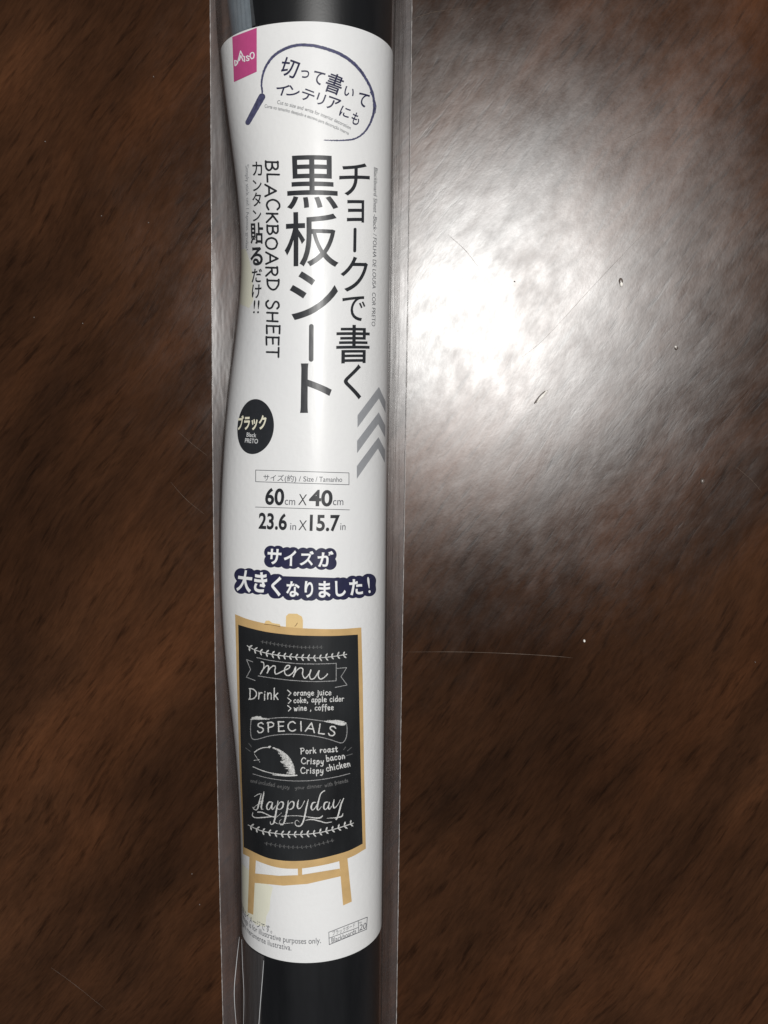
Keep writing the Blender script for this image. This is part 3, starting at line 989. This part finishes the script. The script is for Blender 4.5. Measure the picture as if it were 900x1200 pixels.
def sz2(b):
    add_line(b, 'cm', (355, 221), (399, 223), 33, 0, .71, zD)
    add_line(b, 'cm', (558, 223), (602, 223), 33, 0, .71, zD)
    add_line(b, 'in', (378, 327), (403, 328), 32, 0, .71, zD)
    add_line(b, 'in', (589, 328), (611, 328), 32, 0, .71, zD)
text_part('size_lettering', M['ink_grey'], sz2)

# --- navy cloud banner
ban = [('サ', 312, 440, 58, 66, 4), ('イ', 378, 446, 52, 66, 2), ('ズ', 448, 447, 60, 62, 0), ('が', 528, 450, 68, 66, -2),
       ('大', 188, 543, 62, 92, 8), ('き', 254, 548, 54, 86, 6), ('く', 320, 565, 42, 84, 4), ('な', 390, 577, 56, 66, 2), ('り', 457, 578, 36, 70, 0),
       ('ま', 523, 578, 50, 70, 0), ('し', 590, 575, 44, 66, -3), ('た', 655, 568, 54, 68, -5), ('!', 709, 560, 9, 68, -6)]
segs = []
for ch, cx, cy, w, h, a in ban:
    p = zD(cx, cy); w /= 3.6; h /= 3.6
    ww, hh = w * .26, h * .27
    r0 = 8.2 if cy > 500 else 7.9
    if ch == '!': ww = .5
    if ch == 'く': ww = 1.5
    for (i, j) in ((-1, -1), (1, -1), (1, 1), (-1, 1)):
        segs.append((p[0] + i * ww, p[1] + j * hh, r0, p[0], p[1], r0))
for (a_, b_) in (((312, 440), (528, 450)), ((200, 548), (700, 565))):
    p, q = zD(*a_), zD(*b_); segs.append((p[0], p[1], 8.5, q[0], q[1], 8.5))
cloud = field_part('navy_banner', segs, M['ink_navy'], step=.5)
tag(cloud, 'dark navy cloud shape carrying two lines of white lettering')
def bn(b):
    for ch, cx, cy, w, h, a in ban:
        add_turned(b, ch, cx, cy, w, h, a, .03 if ch != '!' else .005, zD)
text_part('lettering', M['ink_white'], bn, h=INK * 2, parent=cloud)

# --- picture of the easel board
easel = text_part('easel_picture', M['ink_tan'], lambda b: (
    flat_poly(b, joined([(275.6, 719.7), (292, 726), (318, 732), (345, 735.5), (374, 737), (400, 737), (423.3, 735.3)], [(425, 800), (426.5, 900)], [(428.6, 994.4), (412, 1004), (390.6, 1011), (366, 1016), (346, 1018), (325, 1016.5), (304.4, 1010), (285, 1000.5)], [(283.2, 950), (280.8, 900), (278.5, 820)]), sub=2)))
tag(easel, 'printed picture of a chalk menu board in a tan wooden easel frame')
def legs(b):
    flat_poly(b, [(292.5, 1004), (300, 1008), (296.9, 1072), (290.4, 1069)])
    flat_poly(b, [(397.5, 1009), (407, 1005), (412.2, 1056.5), (402, 1061)])
    flat_poly(b, [(298.9, 1023.5), (326.7, 1026.3), (351.7, 1025.4), (398, 1017.8), (399.5, 1026.7), (360, 1035.8), (332, 1037.8), (298.2, 1034.4)])
    flat_poly(b, [(349, 1016), (354, 1016), (354.2, 1026), (349.2, 1026)])
text_part('easel_legs', M['ink_tan'], legs, parent=easel)
text_part('easel_post', M['ink_tan_light'], lambda b: (flat_poly(b, [(335, 737), (335.2, 722), (338.5, 719), (348, 719.2), (353.8, 722.5), (355, 727), (355, 738)]),
          flat_poly(b, [(309.5, 731.5), (311.5, 727.3), (315.5, 727.2), (319, 730), (328, 731.5), (329, 734.5)])), h=INK * .7, parent=easel)
field_part('post_mark', strokes([[(425, 78), (432, 72), (442, 56)], [(225, 64), (280, 70), (328, 80)]], .35, conv=zM), M['ink_tan_dark'], h=INK * 1.6, parent=easel, step=.25)
board = text_part('slate_picture', M['slate'], lambda b: flat_poly(b, joined([(279.4, 732), (295, 736.5), (312.8, 740.5), (332, 743), (351.7, 744.6), (387.8, 745.2), (419.2, 743.6)], [(421, 830), (423, 920)], [(424.8, 988.6), (408, 997), (385, 1003.6), (366, 1007.5), (346, 1008.9), (328, 1008), (310, 1004), (286, 992.6)], [(284.5, 940), (283, 900), (281, 820)]), sub=2), h=INK * 1.7, parent=easel)
HB = INK * 2.7
def chalk(name, segs, mat='chalk', grain=.12, step=.24):
    # lettering on the slate is the slate's level: thing > easel_picture > chalk drawing
    return field_part(name, segs, M[mat], h=HB, parent=easel, step=step, grain=grain)

def garland(pts, n, conv, leaf=13, r=.5, amp=1.0):
    c = catmull(pts, 12); L = np.concatenate([[0], np.cumsum(np.hypot(*np.diff(c, axis=0).T))])
    out = strokes([[(x, y) for x, y in c[::4]]], r * .6, conv=conv)
    s = conv(1, 0)[0] - conv(0, 0)[0]
    for k in range(n):
        d = L[-1] * (k + .4) / n
        x = np.interp(d, L, c[:, 0]); y = np.interp(d, L, c[:, 1])
        x2 = np.interp(d + 3, L, c[:, 0]); y2 = np.interp(d + 3, L, c[:, 1])
        a = math.atan2(y2 - y, x2 - x)
        for sg_, an in ((1, R(48)), (-1, -R(52))):
            t = a + an * 1.0 if sg_ > 0 else a + an
            k1 = leaf * random.uniform(.85, 1.1)
            # leaves sweep backwards
            ex, ey = x + math.cos(t) * k1 * .9, y + math.sin(t) * k1 * 1.1
            p, q = conv(x, y), conv(ex, ey)
            mid = ((p[0] + q[0] * 2) / 3, (p[1] + q[1] * 2) / 3)
            out.append((p[0], p[1], r * .4, mid[0], mid[1], r * 1.25))
            out.append((mid[0], mid[1], r * 1.25, q[0], q[1], r * .5))
    return out
chalk('chalk_garland', garland([(112, 205), (160, 232), (240, 255), (340, 272), (460, 283), (580, 286), (680, 276), (765, 263)], 17, zM, 25, .72))
chalk('chalk_garland', garland([(200, 178), (300, 195), (400, 210), (500, 217), (610, 215)], 16, zM, 12, .42), 'chalk_faint')
chalk('chalk_garland', garland([(68, 640), (160, 680), (290, 702), (420, 706), (560, 694), (700, 660), (805, 625)], 17, zH, 27, .75))
chalk('chalk_garland', garland([(180, 765), (280, 785), (390, 796), (500, 790), (580, 770), (668, 745)], 16, zH, 14, .42), 'chalk_faint')
# menu ribbon
chalk('chalk_ribbon', strokes([[(175, 283), (260, 302), (420, 322), (560, 326), (697, 322)], [(697, 322), (696, 435)], [(696, 437), (560, 442), (420, 435), (300, 422), (185, 405)],
      [(150, 312), (108, 297)], [(108, 297), (135, 362)], [(135, 362), (108, 413)], [(108, 413), (165, 435)],
      [(703, 355), (766, 350)], [(766, 350), (728, 410)], [(728, 410), (768, 465)], [(768, 465), (690, 480)]], .38, conv=zM), 'chalk_mid')
chalk('chalk_lettering', strokes([
    [(205, 312), (220, 318), (222, 345), (212, 372), (200, 392), (214, 365), (238, 340), (252, 340), (252, 362), (244, 385), (262, 355), (285, 338), (298, 345), (294, 372), (300, 392), (322, 385),
     (350, 370), (385, 355), (392, 338), (372, 338), (358, 362), (362, 392), (385, 402), (415, 380), (430, 345), (428, 375), (415, 410), (432, 375), (460, 352), (478, 360), (476, 395), (490, 420), (510, 405), (528, 378),
     (530, 365), (522, 398), (530, 425), (552, 420), (572, 392), (585, 370), (578, 402), (592, 425), (618, 415), (640, 392)]], .62, conv=zM))
chalk('chalk_lettering', hand('Drink', (125, 558), (318, 562), 70, .62, conv=zM, jit=.08), 'chalk')
sg = []
for i, (t, a, b_) in enumerate((('orange juice', (418, 533), (664, 530)), ('coke, apple cider', (418, 583), (748, 571)), ('wine , coffee', (420, 634), (680, 628)))):
    sg += hand(t, a, b_, 36, .50, conv=zM, gap=.13, jit=.02)
    y = a[1] - 2
    sg += strokes([[(378, y - 32), (400, y - 14)], [(400, y - 14), (384, y + 4)]], .5, conv=zM)
chalk('chalk_lettering', sg)
# specials scroll
chalk('chalk_ribbon', strokes([[(138, 700), (135, 750), (138, 800), (150, 820), (180, 822), (260, 800), (350, 790), (450, 790), (560, 802), (650, 822), (720, 845), (745, 840), (762, 810), (768, 760), (765, 725)],
      [(240, 688), (320, 680), (420, 680), (520, 690), (610, 702)]], .4, conv=zM), 'chalk_mid')
chalk('chalk_ribbon_curl', strokes([[(150, 684, 1.8), (180, 682, 2.6), (215, 686, 1.4), (255, 690, .5)], [(140, 692, 1), (165, 680, 1.6), (200, 676, 1.2)],
      [(620, 703, .6), (680, 712, 1.6), (725, 720, 2.6), (748, 722, 2.0), (760, 716, 1)], [(640, 700, .5), (700, 702, 1.4), (745, 708, 1.2)]], .75, conv=zM), 'chalk', grain=.3)
sg = hand('SPECI', (180, 778), (478, 768), 62, .72, conv=zM, gap=.3, curve=.06)
sg += hand('ALS', (494, 768), (690, 802), 62, .72, conv=zM, gap=.28, curve=.03)
chalk('chalk_lettering', sg)
# cloche and tray
cl = [[(112, 128, 1.2), (140, 108, 1), (180, 95, 1), (218, 96, .9)], [(212, 90, 1.6), (222, 88, 1.6)], [(105, 186, .5), (150, 180, .5)], [(110, 140, .5), (150, 200, .01)],
      [(100, 230, .7), (180, 262, .9), (260, 280, 1), (340, 288, 1.1), (408, 290, 1.3)], [(240, 286, .9), (330, 294, 1.3), (400, 292, 1.2)]]
chalk('chalk_tray', strokes(cl, .5, conv=zH), grain=.15)
hatch = []
for k in range(26):
    f = k / 25
    y = 98 + f * 178
    xr_ = 225 + 166 * math.sqrt(max(0, 1 - ((276 - y) / 182) ** 2))
    wdt = 20 + 55 * math.sin(min(1, f * 1.15) * math.pi * .8) * random.uniform(.6, 1.1)
    hatch.append([(xr_ - wdt, y + random.uniform(-3, 3), .5), (xr_ - wdt * .5, y + 2, 1.2), (xr_, y + 6, 1.1)])
chalk('chalk_dome_shading', strokes(hatch, .56, conv=zH), 'chalk', grain=.34)
sg = hand('Pork roast', (436, 140), (694, 124), 40, .56, conv=zH, gap=.15, jit=.02)
sg += hand('Crispy', (438, 208), (596, 212), 42, .56, conv=zH, gap=.15, jit=.02) + hand('bacon', (616, 192), (746, 172), 42, .56, conv=zH, gap=.15, jit=.02)
sg += hand('Crispy', (434, 276), (594, 276), 42, .56, conv=zH, gap=.15, jit=.02) + hand('chicken', (616, 262), (784, 226), 42, .56, conv=zH, gap=.15, jit=.02)
chalk('chalk_lettering', sg)
for dash in ([(735, 110), (748, 92)], [(762, 118), (790, 94)], [(755, 152), (795, 140)], [(50, 98), (82, 122)], [(72, 66), (90, 90)]):
    chalk('chalk_dash', strokes([dash], .45, conv=zH), 'chalk_faint', grain=.05)
chalk('chalk_rule', strokes([[(100, 280), (200, 308), (320, 326), (440, 330), (560, 322), (680, 302), (778, 278)]], .36, conv=zH), 'chalk_mid')
sg = hand('and', (82, 338), (128, 346), 24, .34, conv=zH) + hand('included', (138, 350), (252, 370), 26, .34, conv=zH) + hand('enjoy', (270, 378), (356, 384), 26, .34, conv=zH)
sg += hand('your', (394, 388), (464, 386), 24, .34, conv=zH) + hand('dinner', (480, 384), (584, 374), 26, .34, conv=zH) + hand('with', (604, 372), (660, 362), 26, .34, conv=zH) + hand('friends', (674, 358), (768, 336), 26, .34, conv=zH)
chalk('chalk_lettering', sg, 'chalk_faint')
hp = [
  [(160, 420, .5), (150, 460, 1), (140, 500, 1.3), (128, 532, .8), (108, 528, .5), (100, 515, .4)], [(112, 440, .4), (135, 425, .5), (155, 420, .5)], [(104, 522, .5), (128, 500, .4), (165, 480, .4)],
  [(178, 405, .6), (172, 440, 1.2), (162, 490, 1.4), (160, 525, .8), (172, 528, .4)], [(140, 480, .4), (175, 470, .4)],
  [(232, 478, .6), (212, 480, 1), (198, 505, 1.2), (202, 530, .8), (220, 524, .6), (238, 480, .6), (232, 515, 1.2), (240, 530, .6), (258, 505, .4)],
  [(276, 470, .5), (268, 520, 1.2), (258, 575, 1.4), (246, 625, 1.1), (226, 634, .6), (222, 615, .4)], [(270, 510, .5), (290, 480, .6), (312, 482, 1.2), (308, 515, 1.1), (285, 530, .6), (270, 522, .4)],
  [(348, 468, .5), (342, 520, 1.2), (330, 580, 1.4), (316, 628, 1.1), (295, 638, .6), (286, 615, .4), (300, 600, .3)], [(344, 508, .5), (364, 478, .6), (386, 480, 1.2), (382, 515, 1.1), (358, 530, .6), (344, 520, .4)],
  [(420, 462, .6), (412, 500, 1.3), (418, 524, .8), (440, 512, .5), (462, 470, .5)], [(488, 462, .6), (474, 520, 1.3), (462, 580, 1.3), (446, 630, 1.2), (424, 648, .9), (400, 640, .7), (396, 615, .5), (412, 606, .4), (424, 618, .3)],
  [(540, 480, .6), (520, 484, 1.1), (508, 512, 1.3), (516, 534, .8), (535, 520, .6), (552, 488, .4)], [(602, 398, .9), (575, 420, .8), (560, 470, 1.2), (550, 520, 1.3), (560, 534, .6), (580, 510, .4)],
  [(626, 478, .6), (606, 482, 1.1), (596, 508, 1.3), (602, 530, .8), (620, 520, .6), (636, 478, .6), (628, 515, 1.2), (638, 528, .6), (652, 505, .4)],
  [(668, 462, .6), (662, 500, 1.3), (670, 520, .8), (692, 500, .5), (712, 462, .5)], [(735, 452, .6), (715, 500, 1.3), (700, 560, 1.3), (684, 600, 1.0), (680, 590, .5)],
  [(100, 552, .5), (98, 575, .7), (120, 588, .8), (180, 586, .9), (260, 578, .5)], [(136, 548, 1.0), (170, 552, .9), (220, 575, .7), (260, 585, .4), (300, 555, .3)],
  [(300, 578, .4), (400, 574, .4), (480, 582, .6), (540, 590, 1.0), (572, 588, 1.1), (588, 574, .7)], [(470, 606, .5), (510, 600, .9), (560, 610, .9), (610, 624, .8), (650, 618, .5)],
  [(620, 592, .4), (660, 590, .5), (700, 585, .9), (724, 576, .9), (730, 560, .5)], [(250, 610, .35), (262, 625, .4), (284, 632, .35), (330, 628, .3), (380, 624, .3)]]
chalk('chalk_script_lettering', strokes(hp, .68, conv=zH), 'chalk', grain=.14)

# --- bottom notes, level with the label's edge, running round to the left
def note(b, text, pr, cap, bold=0, ref=.7, wide=1.0):
    r_ = at1(pr); h = at1((pr[0], pr[1] - cap))[1] - r_[1]
    bm = glyph_bm(text, 0); xs = [v.co.x for v in bm.verts]; w = (max(xs) - min(xs)) * h / ref * wide; bm.free()
    add_text(b, text, (r_[0] - w, r_[1]), (r_[0], r_[1]), h, bold, up=(0, 1), ref_h=ref)
def notes(b):
    note(b, '※写真はイメージです。', (319, 1093.5), 8.0, 0, .80, .78)
    note(b, 'This image is for illustrative purposes only.', (376, 1105), 6.9, 0, .72, .88)
    note(b, 'Imagem meramente ilustrativa.', (341.5, 1113.8), 6.9, 0, .72, .88)
text_part('small_lettering', M['ink_grey'], notes)
sg = rect_line([(541, 297), (703, 233), (700, 284), (543, 349)], .34, zG)
for a_, b_ in (((665, 249), (667, 297)), ((541, 322), (664, 277))):
    p, q = zG(*a_), zG(*b_); sg.append((p[0], p[1], .3, q[0], q[1], .3))
field_part('ruled_frame', sg, M['ink_grey'], step=.28)
def bx(b):
    add_line(b, 'ブラックボード', (556, 310), (652, 272), 17, 0, .8, zG)
    add_line(b, 'Blackboards', (553, 341), (656, 299), 21, 0, .72, zG)
    add_line(b, 'No', (668, 262), (680, 257), 8, 0, .72, zG)
    add_line(b, '20', (669, 291), (698, 279), 25, 0, .72, zG)
text_part('small_lettering', M['ink_grey'], bx)

# ================================================================== CLEAR BAG
bag = empty('clear_plastic_bag', (float(XC(0.0)), 0, 0))
tag(bag, 'clear plastic bag with thin flat side edges enclosing the labelled roll', 'plastic bag')
BINV = Matrix.Translation(-Vector(bag.location))
edgeL = smoothrows([(-300, 243), (0, 246.3), (200, 247.5), (500, 249), (800, 252.5), (1000, 256.5), (1200, 261.5), (1500, 267)])
edgeR = smoothrows([(-300, 487), (0, 482.8), (200, 480.5), (500, 476), (800, 470.5), (1000, 467.5), (1200, 464.5), (1500, 459)])
ZE = .0011
_eL = on_plane(edgeL(_py), _py, ZE); _eR = on_plane(edgeR(_py), _py, ZE)
o1 = np.argsort(_eL[:, 1]); o2 = np.argsort(_eR[:, 1])
EL = lambda Y: np.interp(Y, _eL[o1, 1], _eL[o1, 0]); ER = lambda Y: np.interp(Y, _eR[o2, 1], _eR[o2, 0])
ysb = np.linspace(YB - .006, YT + .012, 560)
def wob(y, a, f, ph): return a * (math.sin(y * f + ph) + .5 * math.sin(y * f * 2.3 + ph * 1.7) + .3 * math.sin(y * f * 5.1 + ph * .6))
def film_front():
    nth = 60; vs = []; fs = []
    ths = np.linspace(R(-12), R(192), nth)
    for th in ths:
        k = np.array([.00042 + .00006 * math.sin(y * 60 + th * 3) for y in ysb])
        vs += list(wrap_th(np.full(len(ysb), th), ysb, k))
    ny = len(ysb)
    for i in range(nth - 1):
        for j in range(ny - 1):
            a = i * ny + j; fs.append((a, a + ny, a + ny + 1, a + 1))
    return mesh_obj('front_film', vs, fs, M['film'], bag, True)
film_front().matrix_parent_inverse = BINV
def side(sgn):
    """from the roll's flank down and out to the sealed edge, with crinkles"""
    n = 14; vs = []; fs = []; ny = len(ysb)
    th = R(-12) if sgn > 0 else R(192)
    S0 = wrap_th(np.full(ny, th), ysb, np.array([.00042 + .00006 * math.sin(y * 60 + th * 3) for y in ysb]))
    ex = ER(ysb) if sgn > 0 else EL(ysb)
    for i in range(n):
        f = i / (n - 1)
        for j, y in enumerate(ysb):
            x = S0[j, 0] + (ex[j] - S0[j, 0]) * f
            z = S0[j, 2] * (1 - f) ** 1.9 + ZE * (1 - (1 - f) ** 1.9)
            env = math.sin(math.pi * f)
            z += env * .00045 * math.sin(f * 9 + wob(y, 1.2, 34, sgn + 1)) 
            if sgn > 0:   # crimp marks low on the right flap
                e2 = max(0, 1 - abs(y + .092) / .022)
                z += env * e2 * .00022 * math.sin(y * 2 * math.pi / .0011 + f * 2)
            z += env * .0002 * math.sin(y * 410 + f * 7) * math.sin(y * 77)
            vs.append((x, y, max(z, .0007)))
    for i in range(n - 1):
        for j in range(ny - 1):
            a = i * ny + j; q = (a, a + ny, a + ny + 1, a + 1)
            fs.append(q if sgn < 0 else q[::-1])
    return mesh_obj('side_film', vs, fs, M['film_side'], bag, True)
for s_ in (-1, 1): side(s_).matrix_parent_inverse = BINV
# back film flat under the roll
vs = []; fs = []; ny = len(ysb); nb = 12
for i in range(nb):
    f = i / (nb - 1)
    for j, y in enumerate(ysb):
        x = EL(y) * (1 - f) + ER(y) * f
        vs.append((x, y, .00035 + .00012 * math.sin(y * 90 + f * 20) + .0005 * (abs(2 * f - 1) ** 8)))
for i in range(nb - 1):
    for j in range(ny - 1):
        a = i * ny + j; fs.append((a, a + ny, a + ny + 1, a + 1))
mesh_obj('back_film', vs, fs, M['film_back'], bag, True).matrix_parent_inverse = BINV

def tube(name, pts, r, mat, parent, inv, seg=6, squash=1.0):
    pts = np.asarray(pts, float); n = len(pts); vs = []; fs = []
    r = np.broadcast_to(r, (n,))
    for i in range(n):
        d = pts[min(i + 1, n - 1)] - pts[max(i - 1, 0)]; d /= np.linalg.norm(d) + 1e-12
        a = np.cross(d, (0, 0, 1)); a /= np.linalg.norm(a) + 1e-12; b = np.cross(a, d)
        for k in range(seg):
            t = 2 * math.pi * k / seg
            vs.append(pts[i] + a * math.cos(t) * r[i] + b * math.sin(t) * r[i] * squash)
    for i in range(n - 1):
        for k in range(seg):
            k2 = (k + 1) % seg
            fs.append((i * seg + k, i * seg + k2, (i + 1) * seg + k2, (i + 1) * seg + k))
    o = mesh_obj(name, vs, fs, mat, parent, True)
    o.matrix_parent_inverse = inv
    return o
for fn in (EL, ER):
    rr = np.array([.000115 * random.uniform(.55, 1.35) for _ in ysb])
    tube('sealed_edge', [(fn(y) + random.uniform(-1, 1) * .00002, y, ZE) for y in ysb], rr, M['film_edge'], bag, BINV)
# fold lines in the film at the lower left and the long inner weld on the right
def film_line(pts_px, r, hgt=.0006, n=24, mat='film_crease'):
    c = catmull(pts_px, 10); u, v = at(c[:, 0], c[:, 1]); P = wrap(u, v, hgt)
    t = np.linspace(0, 1, len(P)); rr = r * (.35 + .65 * np.sin(np.pi * np.clip(t * .9 + .05, 0, 1)) ** .5)
    tube('film_crease', P, rr, M[mat], bag, BINV, squash=.5)
film_line([(311, 1124), (309.5, 1145), (307.5, 1170), (305, 1205), (302, 1240)], .000085)
film_line([(286, 1100), (287, 1130), (288.5, 1165), (288, 1205)], .00005)

# film fold standing proud at the lower left of the roll
def table_line(pts_px, r, z=.0045, mat='film_crease'):
    c = catmull(pts_px, 10); P = on_plane(c[:, 0], c[:, 1], z)
    t = np.linspace(0, 1, len(P)); rr = r * (.4 + .6 * np.sin(np.pi * np.clip(t * .9 + .05, 0, 1)))
    tube('film_crease', P, rr, M[mat], bag, BINV, squash=.5)
table_line([(280.5, 1098), (277, 1130), (274.5, 1165), (277.5, 1210)], .00010, z=.009)

# loose film folds lying over the ends of the roll at the left
M['film_fold'] = film_mat('clear_film_fold', .10, .22, streak=(900, 16, 900), bump=.9, bump_scale=(700, 20, 700), haze_col=(.62, .58, .58, 1), refl=.8)
M['film_fold_top'] = film_mat('clear_film_fold_soft', .11, .3, streak=(120, 50, 120), haze_col=(.62, .66, .70, 1))
def fold(Y0, Y1, t0, t1, mat):
    ny, nth = 90, 26; vs = []; fs = []
    ys = np.linspace(Y0, Y1, ny)
    for i in range(nth):
        f = i / (nth - 1)
        th = R(t0) + (R(t1) - R(t0)) * f
        th = th + R(2.2) * np.sin(ys * 130 + 1) * (1 - f)
        h = -.00006 + .00012 * np.sin(f * 31 + ys * 40) * math.sin(math.pi * f)
        vs += list(wrap_th(th, ys, h))
    for i in range(nth - 1):
        for j in range(ny - 1):
            a = i * ny + j; fs.append((a, a + 1, a + ny + 1, a + ny))
    mesh_obj('film_fold', vs, fs, mat, bag, True).matrix_parent_inverse = BINV
fold(YB, Yb - .0004, 127, 196, M['film_fold'])
fold(Yt + .0004, YT, 122, 140, M['film_fold_top'])
